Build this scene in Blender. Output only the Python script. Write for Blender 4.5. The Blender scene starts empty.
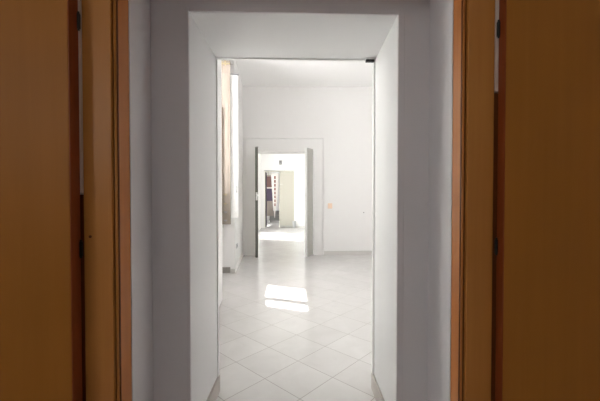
import bpy, bmesh, math, random
from mathutils import Vector, Matrix
random.seed(4)
D = bpy.data
SC = bpy.context.scene
COL = SC.collection
R = math.radians

# ------------------------------------------------------------------ materials
def _new(name):
    m = D.materials.new(name); m.use_nodes = True
    nt = m.node_tree; nt.nodes.clear()
    out = nt.nodes.new('ShaderNodeOutputMaterial')
    b = nt.nodes.new('ShaderNodeBsdfPrincipled')
    nt.links.new(b.outputs[0], out.inputs[0])
    return m, nt, b

def paint(name, col, rough=0.6, var=0.03, scale=3.0, bump=0.04, bscale=60.0, spec=0.3):
    m, nt, b = _new(name)
    tc = nt.nodes.new('ShaderNodeTexCoord')
    n = nt.nodes.new('ShaderNodeTexNoise'); n.inputs['Scale'].default_value = scale; n.inputs['Detail'].default_value = 4
    nt.links.new(tc.outputs['Object'], n.inputs['Vector'])
    mix = nt.nodes.new('ShaderNodeMix'); mix.data_type = 'RGBA'
    mix.inputs[6].default_value = tuple(max(0, c * (1 - var)) for c in col) + (1,)
    mix.inputs[7].default_value = tuple(min(1, c * (1 + var)) for c in col) + (1,)
    nt.links.new(n.outputs['Fac'], mix.inputs[0]); nt.links.new(mix.outputs[2], b.inputs['Base Color'])
    b.inputs['Roughness'].default_value = rough
    b.inputs['Specular IOR Level'].default_value = spec
    if bump:
        n2 = nt.nodes.new('ShaderNodeTexNoise'); n2.inputs['Scale'].default_value = bscale; n2.inputs['Detail'].default_value = 3
        nt.links.new(tc.outputs['Object'], n2.inputs['Vector'])
        bp = nt.nodes.new('ShaderNodeBump'); bp.inputs['Strength'].default_value = bump; bp.inputs['Distance'].default_value = 0.01
        nt.links.new(n2.outputs['Fac'], bp.inputs['Height']); nt.links.new(bp.outputs[0], b.inputs['Normal'])
    return m

def wood(name, dark, light, rough=0.35, coat=0.0, xs=14.0, zs=0.5, spec=0.4):
    m, nt, b = _new(name)
    tc = nt.nodes.new('ShaderNodeTexCoord')
    mp = nt.nodes.new('ShaderNodeMapping'); mp.inputs['Scale'].default_value = (xs, xs, zs)
    nt.links.new(tc.outputs['Object'], mp.inputs['Vector'])
    n = nt.nodes.new('ShaderNodeTexNoise'); n.inputs['Scale'].default_value = 2.2; n.inputs['Detail'].default_value = 7
    n.inputs['Roughness'].default_value = 0.6; n.inputs['Distortion'].default_value = 0.4
    nt.links.new(mp.outputs[0], n.inputs['Vector'])
    n2 = nt.nodes.new('ShaderNodeTexNoise'); n2.inputs['Scale'].default_value = 1.6; n2.inputs['Detail'].default_value = 2
    nt.links.new(tc.outputs['Object'], n2.inputs['Vector'])
    ad = nt.nodes.new('ShaderNodeMath'); ad.operation = 'ADD'
    nt.links.new(n.outputs['Fac'], ad.inputs[0]); nt.links.new(n2.outputs['Fac'], ad.inputs[1])
    ml = nt.nodes.new('ShaderNodeMapRange'); ml.inputs[1].default_value = 0.6; ml.inputs[2].default_value = 1.4
    nt.links.new(ad.outputs[0], ml.inputs[0])
    mix = nt.nodes.new('ShaderNodeMix'); mix.data_type = 'RGBA'
    mix.inputs[6].default_value = tuple(dark) + (1,); mix.inputs[7].default_value = tuple(light) + (1,)
    nt.links.new(ml.outputs[0], mix.inputs[0]); nt.links.new(mix.outputs[2], b.inputs['Base Color'])
    b.inputs['Roughness'].default_value = rough; b.inputs['Specular IOR Level'].default_value = spec
    b.inputs['Coat Weight'].default_value = coat; b.inputs['Coat Roughness'].default_value = 0.3
    bp = nt.nodes.new('ShaderNodeBump'); bp.inputs['Strength'].default_value = 0.03; bp.inputs['Distance'].default_value = 0.005
    nt.links.new(n.outputs['Fac'], bp.inputs['Height']); nt.links.new(bp.outputs[0], b.inputs['Normal'])
    return m

def plain(name, col, rough=0.5, metal=0.0):
    m = paint(name, col, rough, 0.04, 20.0, 0.0)
    m.node_tree.nodes['Principled BSDF'].inputs['Metallic'].default_value = metal
    return m

def tile_floor(name):
    m, nt, b = _new(name)
    L = nt.links
    def N(t, **k):
        n = nt.nodes.new(t)
        for a, v in k.items(): setattr(n, a, v)
        return n
    tc = N('ShaderNodeTexCoord')
    mp = N('ShaderNodeMapping', vector_type='POINT')
    # 33 cm square tiles laid on the diagonal; a joint crossing lies at (0.067, 2.013)
    mp.inputs['Location'].default_value = (-0.067, -2.013, 0)
    rot = N('ShaderNodeMapping', vector_type='POINT')
    rot.inputs['Rotation'].default_value = (0, 0, R(45)); rot.inputs['Scale'].default_value = (1, 1, 1)
    L.new(tc.outputs['Object'], mp.inputs['Vector']); L.new(mp.outputs[0], rot.inputs['Vector'])
    sc = N('ShaderNodeVectorMath', operation='SCALE'); sc.inputs['Scale'].default_value = 1 / 0.3295
    L.new(rot.outputs[0], sc.inputs[0])
    fr = N('ShaderNodeVectorMath', operation='FRACTION'); L.new(sc.outputs[0], fr.inputs[0])
    fl = N('ShaderNodeVectorMath', operation='FLOOR'); L.new(sc.outputs[0], fl.inputs[0])
    sp = N('ShaderNodeSeparateXYZ'); L.new(fr.outputs[0], sp.inputs[0])
    ds = []
    for ax in (0, 1):
        s = N('ShaderNodeMath', operation='SUBTRACT'); L.new(sp.outputs[ax], s.inputs[0]); s.inputs[1].default_value = 0.5
        a = N('ShaderNodeMath', operation='ABSOLUTE'); L.new(s.outputs[0], a.inputs[0]); ds.append(a)
    mx = N('ShaderNodeMath', operation='MAXIMUM'); L.new(ds[0].outputs[0], mx.inputs[0]); L.new(ds[1].outputs[0], mx.inputs[1])
    gr = N('ShaderNodeMapRange'); gr.inputs[1].default_value = 0.491; gr.inputs[2].default_value = 0.495
    L.new(mx.outputs[0], gr.inputs[0])
    wn = N('ShaderNodeTexWhiteNoise', noise_dimensions='2D'); L.new(fl.outputs[0], wn.inputs['Vector'])
    ns = N('ShaderNodeTexNoise'); ns.inputs['Scale'].default_value = 5; ns.inputs['Detail'].default_value = 6; ns.inputs['Distortion'].default_value = 1.0
    L.new(tc.outputs['Object'], ns.inputs['Vector'])
    ad = N('ShaderNodeMath', operation='MULTIPLY_ADD'); L.new(wn.outputs['Value'], ad.inputs[0]); ad.inputs[1].default_value = 0.35
    L.new(ns.outputs['Fac'], ad.inputs[2])
    mr = N('ShaderNodeMapRange'); mr.inputs[1].default_value = 0.25; mr.inputs[2].default_value = 1.0; L.new(ad.outputs[0], mr.inputs[0])
    c1 = N('ShaderNodeMix', data_type='RGBA'); c1.inputs[6].default_value = (0.56, 0.548, 0.540, 1); c1.inputs[7].default_value = (0.645, 0.634, 0.626, 1)
    L.new(mr.outputs[0], c1.inputs[0])
    c2 = N('ShaderNodeMix', data_type='RGBA'); c2.inputs[7].default_value = (0.27, 0.255, 0.24, 1)
    L.new(c1.outputs[2], c2.inputs[6]); L.new(gr.outputs[0], c2.inputs[0])
    L.new(c2.outputs[2], b.inputs['Base Color'])
    rr = N('ShaderNodeMapRange'); rr.inputs[3].default_value = 0.2; rr.inputs[4].default_value = 0.6; L.new(gr.outputs[0], rr.inputs[0])
    L.new(rr.outputs[0], b.inputs['Roughness'])
    b.inputs['Specular IOR Level'].default_value = 0.5
    bp = N('ShaderNodeBump', invert=True); bp.inputs['Strength'].default_value = 0.25; bp.inputs['Distance'].default_value = 0.002
    L.new(gr.outputs[0], bp.inputs['Height']); L.new(bp.outputs[0], b.inputs['Normal'])
    return m

def glass(name):
    m = D.materials.new(name); m.use_nodes = True
    nt = m.node_tree; nt.nodes.clear()
    out = nt.nodes.new('ShaderNodeOutputMaterial')
    t = nt.nodes.new('ShaderNodeBsdfTransparent'); t.inputs[0].default_value = (0.95, 0.97, 0.96, 1)
    g = nt.nodes.new('ShaderNodeBsdfGlossy'); g.inputs['Roughness'].default_value = 0.02
    mx = nt.nodes.new('ShaderNodeMixShader')
    mx.inputs[0].default_value = 0.05; nt.links.new(t.outputs[0], mx.inputs[1]); nt.links.new(g.outputs[0], mx.inputs[2])
    nt.links.new(mx.outputs[0], out.inputs[0])
    return m

def sheer(name):
    m, nt, b = _new(name)
    t = nt.nodes.new('ShaderNodeBsdfTranslucent'); t.inputs[0].default_value = (0.85, 0.84, 0.82, 1)
    mx = nt.nodes.new('ShaderNodeMixShader'); mx.inputs[0].default_value = 0.75
    b.inputs['Base Color'].default_value = (0.85, 0.84, 0.82, 1); b.inputs['Roughness'].default_value = 0.9
    out = nt.nodes['Material Output']
    nt.links.new(b.outputs[0], mx.inputs[1]); nt.links.new(t.outputs[0], mx.inputs[2]); nt.links.new(mx.outputs[0], out.inputs[0])
    return m

M = dict(
    sheer=sheer('sheer diffuser cloth'),
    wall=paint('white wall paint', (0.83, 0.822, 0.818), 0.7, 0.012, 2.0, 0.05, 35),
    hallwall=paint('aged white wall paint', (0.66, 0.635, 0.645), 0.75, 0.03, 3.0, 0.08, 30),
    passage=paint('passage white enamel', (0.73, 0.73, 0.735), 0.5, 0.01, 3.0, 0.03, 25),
    ceil=paint('ceiling white', (0.90, 0.895, 0.895), 0.8, 0.01, 2.0, 0.0),
    tile=tile_floor('diagonal tile floor'),
    stone=paint('grey stone skirting', (0.36, 0.34, 0.32), 0.5, 0.12, 14.0, 0.02, 60),
    tanstone=paint('tan stone skirting', (0.46, 0.43, 0.40), 0.5, 0.12, 14.0, 0.02, 60),
    palestone=paint('pale stone skirting', (0.60, 0.585, 0.57), 0.5, 0.08, 14.0, 0.02, 60),
    white=plain('white gloss paint', (0.86, 0.86, 0.85), 0.35),
    cream=plain('cream gloss paint', (0.78, 0.77, 0.68), 0.4),
    greydoor=plain('grey-white door paint', (0.46, 0.455, 0.43), 0.45),  # folded leaf's face darkened to carry the shade of its side away from the window
    leaf=wood('honey brown veneer', (0.315, 0.114, 0.011), (0.38, 0.140, 0.017), 0.5, 0.0, 10, 0.4, 0.22),
    casing=wood('honey brown solid wood', (0.40, 0.15, 0.026), (0.50, 0.205, 0.040), 0.42, 0.08, 16, 0.5, 0.3),
    jamb=wood('mid brown solid wood', (0.40, 0.135, 0.026), (0.50, 0.180, 0.040), 0.42, 0.08, 16, 0.5, 0.3),
    redwood=wood('red brown edge wood', (0.20, 0.040, 0.008), (0.27, 0.055, 0.012), 0.4, 0.0, 16, 0.5, 0.3),
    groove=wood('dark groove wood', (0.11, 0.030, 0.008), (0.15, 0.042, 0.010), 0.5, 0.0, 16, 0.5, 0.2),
    blackiron=plain('blackened iron', (0.02, 0.018, 0.016), 0.45, 0.3),
    gaplight=paint('pale filler', (0.62, 0.50, 0.42), 0.7, 0.05, 25, 0.03),  # pale tone stands for light falling into the hinge gap
    shutter=wood('beige shutter wood', (0.225, 0.19, 0.158), (0.28, 0.238, 0.20), 0.55, 0.0, 10, 0.5, 0.3),
    shadededge=wood('shaded brown shutter edge', (0.07, 0.048, 0.032), (0.095, 0.065, 0.045), 0.55, 0.0, 10, 0.5, 0.3),  # brown edge with its shadow painted into the colour
    darkedge=plain('dark grey door edge', (0.15, 0.15, 0.13), 0.55),
    brass=plain('dull brass', (0.35, 0.29, 0.18), 0.4, 0.7),
    steel=plain('satin steel', (0.62, 0.62, 0.60), 0.3, 0.8),
    peach=plain('peach plastic', (0.85, 0.66, 0.52), 0.4),
    grey=plain('grey plastic', (0.26, 0.26, 0.265), 0.45),
    palegrey=plain('pale grey plastic', (0.45, 0.45, 0.46), 0.45),
    black=plain('black plastic', (0.018, 0.018, 0.02), 0.4),
    beige=plain('beige door paint', (0.49, 0.47, 0.41), 0.5),
    brick=plain('brick red cloth', (0.24, 0.065, 0.045), 0.8),
    whitecloth=plain('white cloth', (0.82, 0.78, 0.74), 0.8),
    mauve=plain('mauve cloth', (0.24, 0.14, 0.13), 0.85),
    purple=plain('purple grey cloth', (0.13, 0.10, 0.15), 0.85),
    tan=plain('tan grey cloth', (0.36, 0.31, 0.28), 0.85),
    cab=plain('grey cabinet paint', (0.26, 0.255, 0.25), 0.5),
    glass=glass('window glass'),
    shade=plain('grey roller slats', (0.45, 0.45, 0.43), 0.6),
)

# ------------------------------------------------------------------ helpers
def box(bm, x0, x1, y0, y1, z0, z1):
    vs = [bm.verts.new((x, y, z)) for z in (z0, z1) for x, y in ((x0, y0), (x1, y0), (x1, y1), (x0, y1))]
    for f in ((0, 3, 2, 1), (4, 5, 6, 7), (0, 1, 5, 4), (1, 2, 6, 5), (2, 3, 7, 6), (3, 0, 4, 7)):
        bm.faces.new([vs[i] for i in f])

def prism(bm, poly, z0, z1):
    lo = [bm.verts.new((x, y, z0)) for x, y in poly]; hi = [bm.verts.new((x, y, z1)) for x, y in poly]
    n = len(poly)
    bm.faces.new(lo[::-1]); bm.faces.new(hi)
    for i in range(n):
        bm.faces.new((lo[i], lo[(i + 1) % n], hi[(i + 1) % n], hi[i]))

def cyl(bm, c, r, h, axis='Z', n=20, r2=None):
    m = Matrix.Translation(c)
    if axis == 'X': m = m @ Matrix.Rotation(R(90), 4, 'Y')
    if axis == 'Y': m = m @ Matrix.Rotation(R(90), 4, 'X')
    bmesh.ops.create_cone(bm, cap_ends=True, segments=n, radius1=r, radius2=r if r2 is None else r2, depth=h, matrix=m)

def ball(bm, c, r, sx=1, sy=1, sz=1):
    bmesh.ops.create_uvsphere(bm, u_segments=16, v_segments=10, radius=r, matrix=Matrix.Translation(c) @ Matrix.Diagonal((sx, sy, sz, 1)))

def obj(name, bm, mat, parent=None, bevel=0.0, smooth=False, loc=None):
    bmesh.ops.recalc_face_normals(bm, faces=bm.faces)
    me = D.meshes.new(name); bm.to_mesh(me); bm.free()
    me.materials.append(M[mat] if isinstance(mat, str) else mat)
    o = D.objects.new(name, me); COL.objects.link(o)
    if smooth:
        for p in me.polygons: p.use_smooth = True
    if bevel:
        b = o.modifiers.new('edge', 'BEVEL'); b.width = bevel; b.segments = 2; b.limit_method = 'ANGLE'
    if parent is not None: o.parent = parent
    if loc: o.location = loc
    return o

def bx(name, mat, dims, parent=None, bevel=0.0):
    bm = bmesh.new(); box(bm, *dims)
    return obj(name, bm, mat, parent, bevel)

def thing(name, label, cat, loc=(0, 0, 0), rz=0.0, group=None):
    o = D.objects.new(name, None); COL.objects.link(o)
    o.location = loc; o.rotation_euler = (0, 0, rz); o.empty_display_size = 0.1
    o['label'] = label; o['category'] = cat
    if group: o['group'] = group
    return o

def struct(o):
    o['kind'] = 'structure'; return o

def wall_of(name, mat, prisms):
    """prisms: list of (polygon, z0, z1)"""
    bm = bmesh.new()
    for poly, z0, z1 in prisms: prism(bm, poly, z0, z1)
    return struct(obj(name, bm, mat))

def rect(x0, x1, y0, y1): return [(x0, y0), (x1, y0), (x1, y1), (x0, y1)]

H = 3.5            # ceiling of the white rooms
YN, YE, YP, YR = 1.30, 1.39, 1.60, 2.11   # hall face of the thick wall, back of the wooden frame, narrow passage, white room
YF, YF2 = 6.87, 7.20                      # wall between the two white rooms
YT, YT2 = 12.50, 12.72                    # far wall of the second white room
YB = 17.0
XR = 2.6
def XL(y): return -0.582 - 0.0545 * y      # inner face of the slightly skewed left wall of the white room

# ------------------------------------------------------------------ shell
bm = bmesh.new(); box(bm, -2.9, 2.9, -3.2, YB + 0.2, -0.12, 0.0)
struct(obj('floor', bm, 'tile'))
bm = bmesh.new(); box(bm, -2.9, 2.9, -3.2, YP, H, H + 0.15); box(bm, -1.40, XR + 0.4, YP, YF, H, H + 0.15)
box(bm, -1.40, XR + 0.4, YF, YT2, H, H + 0.15); box(bm, -2.5, 1.8, YT2, YB + 0.2, H, H + 0.15)
struct(obj('ceiling', bm, 'ceil'))

# thick wall with a stepped opening: wooden frame, wide recess, narrow white passage
EH, PH = 2.24, 2.125
PL0, PL1, PR0, PR1 = -0.476, -0.4555, 0.530, 0.548
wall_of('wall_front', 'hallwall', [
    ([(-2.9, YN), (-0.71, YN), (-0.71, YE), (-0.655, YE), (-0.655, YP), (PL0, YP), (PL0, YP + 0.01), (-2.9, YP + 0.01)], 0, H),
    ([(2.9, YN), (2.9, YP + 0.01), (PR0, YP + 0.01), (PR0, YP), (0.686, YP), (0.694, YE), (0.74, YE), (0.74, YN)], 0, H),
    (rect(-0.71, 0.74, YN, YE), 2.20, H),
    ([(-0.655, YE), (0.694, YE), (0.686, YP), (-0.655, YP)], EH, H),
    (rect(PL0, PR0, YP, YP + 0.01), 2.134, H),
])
wall_of('wall_passage', 'passage', [
    ([(-1.4, YP + 0.01), (PL0, YP + 0.01), (PL1, YR), (-1.4, YR)], 0, H),
    ([(XR + 0.4, YP + 0.01), (XR + 0.4, YR), (PR1, YR), (PR0, YP + 0.01)], 0, H),
])
# lintel over the passage; its soffit is slightly out of level
bm = bmesh.new()
vs = [bm.verts.new(v) for v in ((PL0, YP + 0.01, 2.131), (PR0, YP + 0.01, 2.137), (PR1, YR, 2.118), (PL1, YR, 2.116),
                                (PL0, YP + 0.01, H), (PR0, YP + 0.01, H), (PR1, YR, H), (PL1, YR, H))]
for f in ((0, 3, 2, 1), (4, 5, 6, 7), (0, 1, 5, 4), (1, 2, 6, 5), (2, 3, 7, 6), (3, 0, 4, 7)): bm.faces.new([vs[k] for k in f])
struct(obj('wall_lintel', bm, 'passage'))
# thin plaster band around the narrow opening, standing 5 mm off the recess wall
bm = bmesh.new()
box(bm, PL0 - 0.014, PL0, YP - 0.005, YP, 0, PH + 0.026)
box(bm, PR0, PR0 + 0.031, YP - 0.005, YP, 0, PH + 0.026)
box(bm, PL0, PR0, YP - 0.005, YP, PH + 0.006, PH + 0.026)
struct(obj('trim_1', bm, 'hallwall', bevel=0.002))
# slim painted angle at the inner edge of the passage
bm = bmesh.new()
prism(bm, [(PL1 - 0.002, YR - 0.018), (PL1 + 0.007, YR - 0.018), (PL1 + 0.009, YR + 0.004), (PL1 - 0.002, YR + 0.004)], 0, PH + 0.004)
prism(bm, [(PR1 + 0.002, YR - 0.018), (PR1 + 0.002, YR + 0.004), (PR1 - 0.011, YR + 0.004), (PR1 - 0.009, YR - 0.018)], 0, PH + 0.004)
box(bm, PL1, PR1, YR - 0.018, YR + 0.004, 2.110, 2.120)
struct(obj('trim_2', bm, 'white', bevel=0.002))
for side, x0, x1, s in (('left', PL0, PL1, 1), ('right', PR0, PR1, -1)):
    bm = bmesh.new(); prism(bm, [(x0, YP + 0.012), (x0 + s * 0.014, YP + 0.012), (x1 + s * 0.014, YR + 0.006), (x1, YR + 0.006)], 0, 0.105)
    struct(obj('baseboard_passage_' + side, bm, 'tanstone', bevel=0.004))

# skewed left wall of the white room, with a window recess
Y0, Y1 = 3.97, 5.34
XO = -1.40
def lw(y0, y1): return [(XL(y0), y0), (XL(y1), y1), (XO, y1), (XO, y0)]
WY0, WY1, WZ0, WZ1 = 4.06, 5.08, 0.86, 3.34
wall_of('wall_left', 'wall', [
    (lw(YR, 2.45), 0, H), (lw(2.45, 3.50), 0, 0.86), (lw(2.45, 3.50), 3.2, H), (lw(3.50, Y0), 0, H), (lw(Y1, YF), 0, H),
    (rect(XO, -1.10, Y0, Y1), 0, WZ0),                                   # parapet at the back of the recess
    (rect(XO, -1.22, Y0, WY0), WZ0, WZ1), (rect(XO, -1.22, WY1, Y1), WZ0, WZ1),
    (lw(Y0, Y1), WZ1, H),
])
wall_of('wall_right', 'wall', [(rect(XR, XR + 0.4, YR, YF), 0, H)])
# wall between the rooms, opening 1.21 m wide
OX0, OX1, OH = -0.70, 0.515, 2.150
wall_of('wall_back', 'wall', [
    (rect(-1.4, OX0, YF, YF2), 0, H), (rect(OX1, XR + 0.4, YF, YF2), 0, H), (rect(OX0, OX1, YF, YF2), OH, H)])
bm = bmesh.new()   # flat plaster surround
g, e = 0.016, 0.022
for t0, xa, xb, zt in ((YF - 0.030, -0.908 + g + e, 0.731 - g - e, 2.447 - g - e),):
    box(bm, xa, OX0, t0, YF, 0, zt); box(bm, OX1, xb, t0, YF, 0, zt); box(bm, OX0, OX1, t0, YF, OH, zt)
box(bm, -0.908, -0.908 + e, YF - 0.030, YF, 0, 2.447); box(bm, 0.731 - e, 0.731, YF - 0.030, YF, 0, 2.447)
box(bm, -0.908 + e, 0.731 - e, YF - 0.030, YF, 2.447 - e, 2.447)
struct(obj('trim_3', bm, 'wall'))
# second white room
X3 = -1.06
V0, V1 = 9.62, 11.25
wall_of('wall_second_left', 'wall', [
    (rect(X3 - 0.35, X3, YF2, V0), 0, H), (rect(X3 - 0.35, X3, V1, YT), 0, H),
    (rect(X3 - 0.35, X3, V0, V1), 0, 0.3), (rect(X3 - 0.35, X3, V0, V1), 2.45, H)])
wall_of('wall_second_right', 'wall', [
    (rect(XR, XR + 0.35, YF2, YT), 0, H)])
TX0, TX1, TH = -0.925, 0.205, 2.165
wall_of('wall_far', 'wall', [
    (rect(-2.5, TX0, YT, YT2), 0, H), (rect(TX1, XR + 0.35, YT, YT2), 0, H), (rect(TX0, TX1, YT, YT2), TH, H)])
# last room
wall_of('wall_last_left', 'wall', [
    (rect(-2.5, -2.2, YT2, 13.2), 0, H), (rect(-2.5, -2.2, 14.5, YB), 0, H), (rect(-2.5, -2.2, 13.2, 14.5), 0, 1.0), (rect(-2.5, -2.2, 13.2, 14.5), 2.5, H)])
wall_of('wall_last_right', 'wall', [(rect(1.6, 1.8, YT2, YB), 0, H)])
wall_of('wall_last_back', 'wall', [(rect(-2.5, 1.8, YB, YB + 0.2), 0, H)])
# hall behind the camera
HW = (-1.9, -0.95, 1.65, 2.75)
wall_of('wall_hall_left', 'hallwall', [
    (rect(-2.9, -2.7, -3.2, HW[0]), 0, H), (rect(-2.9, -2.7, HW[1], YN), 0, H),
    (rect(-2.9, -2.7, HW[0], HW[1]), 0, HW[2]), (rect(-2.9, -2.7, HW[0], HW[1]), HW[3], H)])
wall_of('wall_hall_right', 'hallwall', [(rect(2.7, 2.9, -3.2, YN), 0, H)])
wall_of('wall_hall_back', 'hallwall', [(rect(-2.7, 2.7, -3.2, -3.0), 0, H)])

# unseen slab added to cut off the sun patch on the floor
bm = bmesh.new(); box(bm, XO - 0.90, XO, YR, YF2, 3.62, 3.74); struct(obj('sun_cut_slab', bm, 'wall'))

# baseboards
bm = bmesh.new(); box(bm, 0.731, XR, YF - 0.014, YF, 0, 0.085)
struct(obj('baseboard_back', bm, 'palestone', bevel=0.003))
def skew_board(y0, y1, h=0.08, t=0.012): return [(XL(y0), y0), (XL(y0) + t, y0), (XL(y1) + t, y1), (XL(y1), y1)], 0, h
bm = bmesh.new(); prism(bm, *skew_board(Y1, YF - 0.02)); struct(obj('baseboard_left', bm, 'white', bevel=0.003))
bm = bmesh.new(); prism(bm, *skew_board(YR + 0.03, 3.60, 0.085, 0.014)); struct(obj('baseboard_pier', bm, 'stone', bevel=0.003))
bm = bmesh.new(); box(bm, -1.10, -0.945, Y1 - 0.016, Y1, 0, 0.095); struct(obj('baseboard_recess', bm, 'stone', bevel=0.003))
bm = bmesh.new(); box(bm, -0.945, XL(Y1), Y1 - 0.012, Y1, 0, 0.065); struct(obj('baseboard_return', bm, 'palestone', bevel=0.003))
bm = bmesh.new(); box(bm, TX1 + 0.02, XR, YT - 0.012, YT, 0, 0.07); struct(obj('baseboard_far', bm, 'palestone', bevel=0.003))

# ------------------------------------------------------------------ windows
def frame_bars(bm, x0, x1, y0, y1, z0, z1, t):
    box(bm, x0, x1, y0, y0 + t, z0, z1); box(bm, x0, x1, y1 - t, y1, z0, z1)
    box(bm, x0, x1, y0 + t, y1 - t, z0, z0 + t); box(bm, x0, x1, y0 + t, y1 - t, z1 - t, z1)

win = struct(D.objects.new('window_1', None)); COL.objects.link(win)
bm = bmesh.new(); frame_bars(bm, -1.29, -1.225, WY0, WY1, WZ0, WZ1, 0.045); obj('window_frame', bm, 'white', win, 0.004)
bx('sun_cut_panel', 'white', (-1.275, -1.235, WY0 + 0.045, WY1 - 0.045, WZ0 + 0.045, 1.37), win, 0.004)  # unseen panel added to trim the window side of the sun patch
bx('window_sill', 'palestone', (-1.40, -1.07, Y0 + 0.002, Y1 - 0.002, WZ0, WZ0 + 0.025), win, 0.004)
ym = 4.47
s = bmesh.new(); frame_bars(s, -1.285, -1.245, WY0 + 0.05, ym + 0.04, 1.375, WZ1 - 0.05, 0.05)
box(s, -1.285, -1.245, ym - 0.09, ym - 0.01, 1.425, WZ1 - 0.10)
sash = obj('closed_sash', s, 'white', win, 0.003)
bx('pane', 'glass', (-1.267, -1.263, WY0 + 0.1, ym - 0.09, 1.425, WZ1 - 0.1), sash)
# open sash, swung into the room against the recess side
sx, sy, ex, ey = -1.222, 5.10, -0.800, 5.225
ang = math.atan2(ey - sy, ex - sx); ln = math.hypot(ex - sx, ey - sy)
bm = bmesh.new(); t = 0.125
box(bm, 0, t, -0.02, 0.02, 0.895, 3.12); box(bm, ln - t, ln, -0.02, 0.02, 0.895, 3.12)
box(bm, t, ln - t, -0.02, 0.02, 0.895, 1.05); box(bm, t, ln - t, -0.02, 0.02, 3.05, 3.12)
osash = obj('open_sash', bm, 'white', win, 0.003); osash.location = (sx, sy, 0); osash.rotation_euler = (0, 0, ang)
bx('pane', 'glass', (t, ln - t, -0.003, 0.003, 1.05, 3.05), osash)
bm = bmesh.new(); box(bm, -0.006, ln + 0.01, -0.026, 0.022, 3.12, 3.135); obj('top_edge', bm, 'grey', osash)
bm = bmesh.new(); cyl(bm, (ln - 0.03, -0.026, 1.385), 0.012, 0.014, 'Y'); cyl(bm, (ln - 0.03, -0.026, 1.305), 0.012, 0.014, 'Y'); box(bm, ln - 0.036, ln - 0.024, -0.03, -0.02, 1.31, 1.38)
obj('latch', bm, 'palegrey', osash)

# other windows, seen only from elsewhere: frame, two sashes' bars and panes
def simple_window(n, x, y0, y1, z0, z1):
    w = struct(D.objects.new('window_%d' % n, None)); COL.objects.link(w)
    bm = bmesh.new(); frame_bars(bm, x - 0.03, x + 0.03, y0, y1, z0, z1, 0.05); m = (y0 + y1) / 2
    box(bm, x - 0.03, x + 0.03, m - 0.04, m + 0.04, z0 + 0.05, z1 - 0.05); f = obj('window_frame', bm, 'white', w, 0.004)
    bx('pane', 'glass', (x - 0.003, x + 0.003, y0 + 0.05, m - 0.04, z0 + 0.05, z1 - 0.05), f)
    bx('pane', 'glass', (x - 0.003, x + 0.003, m + 0.04, y1 - 0.05, z0 + 0.05, z1 - 0.05), f)
    return w
fill_window = simple_window(2, XO + 0.12, 2.45, 3.50, 0.86, 3.2)  # unseen window added to brighten the white room from the left
simple_window(3, X3 - 0.28, V0, V1, 0.3, 2.45)
# added sheer cloth that stops direct sun and spreads soft light inside
bm = bmesh.new(); n = 70
g = [[bm.verts.new((-1.08 + 0.022 * math.sin(i * 0.9), 2.44 + 1.07 * i / n, z)) for i in range(n + 1)] for z in (0.72, 3.28)]
for i in range(n): bm.faces.new((g[0][i], g[0][i + 1], g[1][i + 1], g[1][i]))
obj('sheer_diffuser', bm, M['sheer'], fill_window, smooth=True)
simple_window(4, -2.4, 13.2, 14.5, 1.0, 2.5)
simple_window(5, -2.83, HW[0], HW[1], HW[2], HW[3])

# ------------------------------------------------------------------ wooden door frame and the two open wooden leaves
fr = thing('door_frame', 'varnished wooden door frame with grooved moulding lining the near edge of the recess', 'door frame', (0.01, YN, 0))
def fp(name, mat, dims, bevel=0.002, parent=None):
    """a frame part given in world coordinates, kept relative to the frame's base"""
    x0, x1, y0, y1, z0, z1 = dims
    return bx(name, mat, (x0 - 0.01, x1 - 0.01, y0 - YN, y1 - YN, z0, z1), parent or fr, bevel)
FT = 2.20
# jambs line the thickness; casings face the hall
fp('jamb', 'jamb', (-0.705, -0.656, 1.297, YE - 0.001, 0, FT), 0.004)
fp('jamb', 'jamb', (0.695, 0.735, 1.297, YE - 0.001, 0, FT), 0.004)
fp('head_jamb', 'jamb', (-0.656, 0.695, 1.297, YE - 0.001, FT - 0.04, FT), 0.003)
cl = fp('casing', 'casing', (-0.778, -0.670, 1.275, 1.2965, 0, FT + 0.07), 0.004)
fp('casing', 'casing', (0.699, 0.806, 1.275, 1.2965, 0, FT + 0.07), 0.004)
fp('head_casing', 'casing', (-0.670, 0.699, 1.275, 1.2965, FT - 0.025, FT + 0.07), 0.003)
# moulded bead between casing and jamb: two dark grooves with a round between
for s, xa in ((1, -0.670), (-1, 0.699)):
    b_ = bmesh.new()
    box(b_, min(xa, xa + s * 0.017) - 0.01, max(xa, xa + s * 0.017) - 0.01, 1.290 - YN, 1.2972 - YN, 0, FT - 0.025)
    gm = obj('groove', b_, 'groove', fr)
    b_ = bmesh.new(); cyl(b_, (xa + s * (0.0085 if s > 0 else 0.010) - 0.01, 1.2885 - YN, (FT - 0.03) / 2), 0.0048, FT - 0.03, 'Z', 16)
    obj('bead', b_, 'casing' if s > 0 else 'jamb', fr, smooth=True)
# pale strips stand for light in the upper hinge gaps, dark ones for shade below
b_ = bmesh.new()
x0, x1 = -0.800 - 0.01, -0.7785 - 0.01
vs = [b_.verts.new(v) for v in ((x0, -0.0325, 1.295), (x1, -0.0325, 1.265), (x1, -0.0325, FT), (x0, -0.0325, FT), (x0, -0.003, 1.295), (x1, -0.003, 1.265), (x1, -0.003, FT), (x0, -0.003, FT))]
for f in ((0, 1, 2, 3), (4, 7, 6, 5), (0, 4, 5, 1), (1, 5, 6, 2), (2, 6, 7, 3), (3, 7, 4, 0)): b_.faces.new([vs[i] for i in f])
fs = obj('gap_light_strip', b_, 'gaplight', fr); fs['label'] = 'pale strip standing for light in the gap'
gs = fp('gap_shade_strip', 'groove', (-0.812, -0.7785, 1.281, 1.297, 0, 1.26), 0.0); gs['label'] = 'dark strip standing for shade in the gap'  # dark strip painted in for the shade of the lower gap
gs2 = fp('gap_shade_strip', 'groove', (0.8065, 0.840, 1.281, 1.297, 0, 1.66), 0.0); gs2['label'] = 'dark strip standing for shade in the gap'
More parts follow.
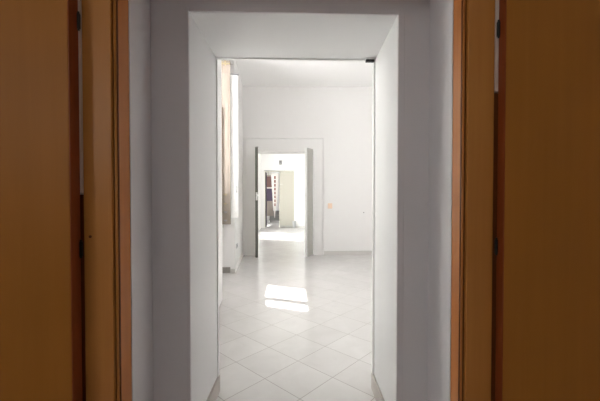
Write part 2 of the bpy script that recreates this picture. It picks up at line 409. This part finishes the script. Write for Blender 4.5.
fs2 = fp('gap_light_strip', 'gaplight', (0.8065, 0.830, 1.2735, 1.297, 1.665, FT), 0.0); fs2['label'] = 'pale strip standing for light in the gap'
b_ = bmesh.new(); cyl(b_, (-0.753 - 0.01, 1.2745 - YN, 1.101), 0.0055, 0.003, 'Y', 12); nh = obj('nail_hole', b_, 'groove', cl)
nh.location = (0, 0, 0)

def wooden_leaf(label, hx, yface, s, t):
    """leaf folded open flat against the hall wall; s = -1 opens to the -X side"""
    W, HT = 0.70, 2.19
    o = thing('door_leaf', label, 'door', (hx, yface + t, 0.0))
    def part(name, mat, xa, xb, ya, yb, za, zb, bev=0.002):
        return bx(name, mat, (min(s * xa, s * xb), max(s * xa, s * xb), ya, yb, za, zb), o, bev)
    p = part('panel', 'leaf', 0.004, W - 0.004, -t, 0, 0.008, HT, 0.002)
    e = part('edge_strip', 'redwood', 0.0, 0.004, -t + 0.001, 0, 0.008, HT, 0.001); e['label'] = 'red-brown edge strip'
    e2 = part('edge_strip', 'redwood', W - 0.004, W, -t + 0.001, 0, 0.008, HT, 0.001); e2['label'] = 'red-brown edge strip'
    for z0 in (0.20, 1.030, 1.876):
        bm = bmesh.new(); zz = z0 + 0.027
        cyl(bm, (-s * 0.0045, -0.006, zz), 0.0052, 0.056, 'Z', 14)
        cyl(bm, (-s * 0.0045, -0.006, zz - 0.031), 0.0038, 0.007, 'Z', 12); cyl(bm, (-s * 0.0045, -0.006, zz + 0.031), 0.0038, 0.007, 'Z', 12)
        box(bm, min(0, -s * 0.008), max(0, -s * 0.008), -0.004, 0.001, z0, z0 + 0.054)
        h = obj('hinge', bm, 'blackiron', o); h['label'] = 'blackened hinge'
    return o
wooden_leaf('brighter honey-brown flush door leaf with broad red-brown edge, beside the casing with a nail hole', -0.7835, 1.211, -1, 0.055)
wooden_leaf('darker brown flush door leaf with thin edge, across from the casing with a nail hole', 0.8175, 1.229, 1, 0.042)

# ------------------------------------------------------------------ small fittings in the passage and white room
c = thing('door_catch', 'small black door catch under the head of the white passage', 'door catch', (0.514, 2.078, 2.1165))
bx('housing', 'black', (-0.030, 0.022, -0.012, 0.012, -0.021, -0.007), c, 0.002)
bx('mounting_plate', 'white', (-0.034, 0.026, -0.014, 0.014, -0.007, 0), c, 0.001)
bx('bolt', 'blackiron', (-0.012, 0.012, -0.018, -0.012, -0.018, -0.010), c, 0.001)

def fold_leaf(label, hx, hy, ex, ey, mat_face, mat_edge, knob):
    """narrow folded door leaf hinged on the opening's edge, free end towards the white room"""
    a = math.atan2(ey - hy, ex - hx); ln = math.hypot(ex - hx, ey - hy)
    o = thing('folding_door_leaf', label, 'door', (hx, hy, 0), a)
    for k in (-1, 1):   # two folded panels
        bm = bmesh.new(); y0, y1 = (0.001, 0.028) if k > 0 else (-0.028, -0.001)
        box(bm, 0, ln - 0.006, y0, y1, 0.012, 2.200)
        p = obj('panel', bm, mat_face, o, 0.003)
        b2 = bmesh.new(); yo = y1 if k > 0 else y0; d = 0.004 * k
        for z0, z1 in ((0.15, 0.95), (1.1, 2.05)):
            ya, yb = sorted((yo, yo + d)); frm = 0.02
            box(b2, 0.05, ln - 0.06, ya, yb, z0, z0 + frm); box(b2, 0.05, ln - 0.06, ya, yb, z1 - frm, z1)
            box(b2, 0.05, 0.05 + frm, ya, yb, z0 + frm, z1 - frm); box(b2, ln - 0.06 - frm, ln - 0.06, ya, yb, z0 + frm, z1 - frm)
        obj('moulding', b2, mat_face, p)
    e = bx('edge_strip', mat_edge, (ln - 0.006, ln, -0.028, 0.028, 0.012, 2.200), o, 0.001)
    if knob:
        e['label'] = 'dark edge'
        bm = bmesh.new(); box(bm, ln, ln + 0.004, -0.018, 0.018, 1.15, 1.31); cyl(bm, (ln + 0.016, 0.006, 1.25), 0.010, 0.03, 'X', 14); ball(bm, (ln + 0.04, 0.008, 1.25), 0.024, 0.8, 1, 1)
        obj('handle', bm, 'white', o, smooth=False)
        b3 = bmesh.new(); box(b3, ln - 0.05, ln + 0.006, -0.02, 0.034, 2.201, 2.215); obj('top_bolt', b3, 'palegrey', o)
    return o
fold_leaf('folded white door leaf with dark edge and white handle, at the middle white doorway', -0.668, 6.84, -0.640, 6.56, 'cream', 'darkedge', True)
fold_leaf('folded grey-white door leaf with pale edge and no handle, at the middle white doorway', 0.474, 6.84, 0.338, 6.60, 'greydoor', 'white', False)

# beige inner shutter hanging in the window recess
sh = thing('window_shutter', 'tall beige wooden inner shutter with iron bolts, open in the window recess', 'shutter', (-1.00, 5.135, 0))
sh.rotation_euler = (0, 0, R(4))
bx('panel', 'shutter', (-0.110, 0.098, -0.014, 0.014, 0.802, 3.315), sh, 0.003)
bm = bmesh.new()
for z0, z1 in ((0.95, 1.75), (1.90, 3.15)):
    box(bm, -0.02, 0.065, -0.018, -0.014, z0, z0 + 0.02); box(bm, -0.02, 0.065, -0.018, -0.014, z1 - 0.02, z1)
    box(bm, 0.05, 0.065, -0.018, -0.014, z0 + 0.02, z1 - 0.02)
obj('moulding', bm, 'shutter', sh)
es = bx('edge_strip', 'shadededge', (-0.110, -0.014, -0.034, -0.018, 0.97, 2.60), sh, 0.003); es['label'] = 'brown edge darkened for shade'
for z in (0.86, 0.99, 1.12, 1.26):
    bm = bmesh.new(); box(bm, 0.008, 0.034, -0.028, -0.018, z - 0.012, z + 0.012); cyl(bm, (0.02, -0.024, z + 0.006), 0.007, 0.05, 'X', 12)
    obj('bolt', bm, 'grey' if z < 1 else 'brass', sh)
bm = bmesh.new(); box(bm, -0.06, 0.095, -0.028, -0.014, 3.255, 3.275); box(bm, -0.05, -0.02, -0.03, -0.014, 3.225, 3.31); box(bm, 0.015, 0.035, -0.03, -0.014, 3.235, 3.31)
obj('top_bracket', bm, 'brass', sh)
bm = bmesh.new(); box(bm, -0.035, 0.0, -0.03, 0.0, 0.755, 0.802); cyl(bm, (-0.018, -0.03, 0.77), 0.012, 0.02, 'Y', 12); obj('bottom_latch', bm, 'steel', sh)

sw = thing('light_switch', 'small square peach-coloured switch on the white wall beside the middle doorway', 'light switch', (0.856, YF, 1.027))
bx('plate', 'peach', (-0.046, 0.046, -0.010, 0, -0.055, 0.055), sw, 0.004)
bx('rocker', 'peach', (-0.020, 0.020, -0.015, -0.010, -0.030, 0.030), sw, 0.002)
nl = thing('wall_nail', 'tiny dark nail in the white wall, well away from the peach switch', 'nail', (1.562, YF, 0.888))
bm = bmesh.new(); cyl(bm, (0, -0.010, 0), 0.006, 0.02, 'Y', 12); obj('shank', bm, 'grey', nl)
bm = bmesh.new(); cyl(bm, (0, -0.022, 0), 0.011, 0.004, 'Y', 14); obj('head', bm, 'grey', nl)
yk = 5.62; a = math.atan(-0.0545)
so = thing('wall_socket', 'small grey power socket low on the white window wall', 'wall socket', (XL(yk), yk, 0.395), -a)
so.rotation_euler = (0, 0, math.atan(0.0545))
bx('plate', 'palegrey', (0, 0.010, -0.06, 0.06, -0.04, 0.04), so, 0.003)
for k in (-1, 1):
    bm = bmesh.new(); cyl(bm, (0.011, k * 0.028, 0), 0.019, 0.004, 'X', 16); obj('outlet', bm, 'grey', so)
al = thing('wall_box', 'tiny grey alarm box fixed on the white wall above the far doorway', 'fixture', (-0.318, YT, 2.475))  # small grey box of unclear kind
bx('housing', 'grey', (-0.048, 0.048, -0.05, 0, -0.075, 0.075), al, 0.008)
bx('front_plate', 'palegrey', (-0.035, 0.035, -0.056, -0.05, -0.06, -0.01), al, 0.002)
bn = thing('floor_bin', 'small grey bin on the floor beside the beige far door', 'bin', (0.19, YT - 0.115, 0))
bm = bmesh.new(); cyl(bm, (0, 0, 0.13), 0.055, 0.26, 'Z', 24, 0.07); obj('body', bm, 'palegrey', bn)
bm = bmesh.new(); cyl(bm, (0, 0, 0.266), 0.073, 0.012, 'Z', 24); obj('rim', bm, 'palegrey', bn)

# ------------------------------------------------------------------ far doorway: one leaf closed, one swung away
bd = thing('far_door_leaf', 'plain beige closed door leaf filling half of the far doorway', 'door', (0.19, YT + 0.06, 0))
bx('panel', 'beige', (-0.545, 0.0, 0, 0.04, 0.02, 2.13), bd, 0.004)
bx('edge_strip', 'cream', (-0.556, -0.545, -0.006, 0.046, 0.02, 2.13), bd, 0.002)
bm = bmesh.new(); cyl(bm, (-0.50, -0.02, 1.66), 0.010, 0.04, 'Y', 12); box(bm, -0.53, -0.43, -0.045, -0.035, 1.65, 1.67); obj('handle', bm, 'steel', bd)
bx('bottom_rail', 'greydoor', (-0.545, 0.0, -0.004, 0.0, 0.02, 0.09), bd, 0.001)
od = thing('far_door_leaf', 'dark door leaf swung away and seen edge-on in the far doorway', 'door', (-0.905, YT + 0.235, 0), R(90))
bx('panel', 'purple', (0.0, 0.50, -0.02, 0.02, 0.02, 2.13), od, 0.003)
bx('edge_strip', 'darkedge', (-0.012, 0.0, -0.022, 0.026, 0.02, 2.13), od, 0.001)
bm = bmesh.new(); box(bm, TX0, TX0 + 0.012, YT + 0.02, YT2, 0, TH); box(bm, TX1 - 0.012, TX1, YT + 0.02, YT2, 0, TH); box(bm, TX0, TX1, YT + 0.02, YT2, TH - 0.02, TH)
struct(obj('trim_4', bm, 'cream'))
bm = bmesh.new(); box(bm, TX0 - 0.01, TX1 + 0.01, YT - 0.008, YT, TH, TH + 0.02); struct(obj('trim_5', bm, 'palegrey'))

# ------------------------------------------------------------------ what hangs and stands in the last room
def hanging(name, label, cat, x0, x1, xb0, xb1, y, z0, z1, bands, group=None):
    """a hung cloth with folds, tapering downwards; bands = [(zlo, zhi, material, part name)]"""
    o = thing(name, label, cat, ((x0 + x1) / 2, y, z0), group=group)
    cx = (x0 + x1) / 2
    for zl, zh, mat, pn in bands:
        bm = bmesh.new(); nx, nz = 20, 8
        for side in (0, 1):
            g = []
            for j in range(nz + 1):
                z = zl + (zh - zl) * j / nz; u = (z - z0) / (z1 - z0)
                a, b = xb0 + (x0 - xb0) * u, xb1 + (x1 - xb1) * u
                g.append([bm.verts.new((a + (b - a) * i / nx - cx, 0.025 * math.sin(i * 1.7 + 0.3 * j) + side * 0.02, z - z0)) for i in range(nx + 1)])
            for j in range(nz):
                for i in range(nx): bm.faces.new((g[j][i], g[j][i + 1], g[j + 1][i + 1], g[j + 1][i]))
        obj(pn, bm, mat, o, smooth=True)
    return o
YH = 15.0
cg = hanging('hanging_coat', 'mauve and dark purple coat with a pale lower half hanging beyond the far doorway', 'coat', -1.08, -0.80, -1.02, -0.70, YH, 0.30, 2.10,
        [(1.60, 2.10, 'mauve', 'upper_cloth'), (1.54, 1.60, 'whitecloth', 'pale_band'), (0.98, 1.54, 'purple', 'middle_cloth'), (0.30, 0.98, 'tan', 'lower_cloth')])
bm = bmesh.new(); cyl(bm, (0, 0, 1.83), 0.015, 0.36, 'X', 10); cyl(bm, (0, 0.0, 1.92), 0.006, 0.2, 'Z', 8); obj('hanger', bm, 'brass', cg)
ban = thing('hanging_banner', 'long white tapering cloth with a column of brick-red squares beyond the far doorway', 'banner', (-0.64, YH - 0.1, 0.22))
bm = bmesh.new()
prof = [(-0.17, 0.16, 1.97), (-0.12, 0.15, 1.2), (-0.075, 0.10, 0.72), (-0.045, 0.03, 0.35), (-0.02, 0.01, 0.0)]
fv = [(bm.verts.new((a, 0, z)), bm.verts.new((b, 0, z)), bm.verts.new((b, 0.012, z)), bm.verts.new((a, 0.012, z))) for a, b, z in prof]
for p, q in zip(fv, fv[1:]):
    for i in range(4): bm.faces.new((p[i], p[(i + 1) % 4], q[(i + 1) % 4], q[i]))
bm.faces.new(fv[0]); bm.faces.new(fv[-1])
obj('cloth', bm, 'whitecloth', ban)
for k in range(8):
    z = 1.88 - k * 0.175
    if z > 0.62: bx('red_square', 'brick', (-0.030 + 0.002 * k, 0.040 - 0.001 * k, -0.004, 0, z - 0.125, z), ban)
bm = bmesh.new(); cyl(bm, (0, 0.006, 1.985), 0.016, 0.38, 'X', 12); obj('rod', bm, 'whitecloth', ban)
tb = bx('hanging_towel', 'whitecloth', (-0.475, -0.36, YH - 0.02, YH, 0.60, 2.20))
tb['label'] = 'pale pinkish cloth hanging beside the banner beyond the far doorway'; tb['category'] = 'towel'
cb = thing('low_cabinet', 'low grey cabinet standing behind the hanging banner', 'cabinet', (-0.60, YH + 0.45, 0))
bx('body', 'cab', (-0.30, 0.40, -0.15, 0.15, 0.06, 0.50), cb, 0.005)
bx('top', 'palegrey', (-0.31, 0.41, -0.165, 0.16, 0.50, 0.52), cb, 0.003)
for x in (-0.29, 0.06): 
    d_ = bx('door', 'cab', (x, x + 0.33, -0.165, -0.15, 0.08, 0.49), cb, 0.003)
    b_ = bmesh.new(); ball(b_, (x + (0.29 if x < 0 else 0.04), -0.175, 0.32), 0.012); obj('knob', b_, 'steel', d_)
for x in (-0.28, 0.34): bx('foot', 'cab', (x, x + 0.04, -0.13, 0.13, 0, 0.06), cb)

# ------------------------------------------------------------------ light: sky through the windows, sun
w = D.worlds.new('sky'); SC.world = w; w.use_nodes = True
nt = w.node_tree; bg = nt.nodes['Background']
bg.inputs[0].default_value = (1.0, 0.982, 0.975, 1); bg.inputs[1].default_value = SKY = 15.5
sl = D.lights.new('sun', 'SUN'); sl.energy = 26.0; sl.angle = R(0.6); sl.color = (1.0, 0.96, 0.9)
so_ = D.objects.new('sun', sl); COL.objects.link(so_)
so_.rotation_euler = Vector((1.0, -0.44, -1.45)).to_track_quat('-Z', 'Y').to_euler()
so_.location = (-6, 8, 8)
def portal(name, loc, direction, sx_, sy_):
    l = D.lights.new(name, 'AREA'); l.shape = 'RECTANGLE'; l.size = sx_; l.size_y = sy_; l.cycles.is_portal = True
    o = D.objects.new(name, l); COL.objects.link(o); o.location = loc
    o.rotation_euler = Vector(direction).to_track_quat('-Z', 'Z').to_euler()
portal('portal', (XO - 0.02, (WY0 + WY1) / 2, 2.1), (1, 0, 0), WY1 - WY0, 2.48)
portal('portal', (X3 - 0.37, (V0 + V1) / 2, 1.375), (1, 0, 0), V1 - V0, 2.15)
portal('portal', (-2.52, 13.85, 1.75), (1, 0, 0), 1.3, 1.5)
portal('portal', (-2.92, (HW[0] + HW[1]) / 2, (HW[2] + HW[3]) / 2), (1, 0, 0), HW[1] - HW[0], HW[3] - HW[2])
portal('portal', (XO - 0.02, 2.975, 2.03), (1, 0, 0), 1.05, 2.34)

# ------------------------------------------------------------------ camera and view
cam = D.cameras.new('camera'); cam.sensor_width = 36; cam.lens = 36 * 330 / 600; cam.clip_start = 0.05
co = D.objects.new('camera', cam); COL.objects.link(co)
co.location = (0, 0, 1.26); co.rotation_euler = (R(90 - 1.0), 0, R(-1.91))
SC.camera = co
vs_ = SC.view_settings
vs_.view_transform = 'Standard'; vs_.look = 'None'; vs_.gamma = 1; vs_.use_curve_mapping = False; vs_.exposure = 0.0
SC.cycles.max_bounces = 16; SC.cycles.diffuse_bounces = 12; SC.cycles.glossy_bounces = 6; SC.cycles.transparent_max_bounces = 12
SC.cycles.sample_clamp_indirect = 8
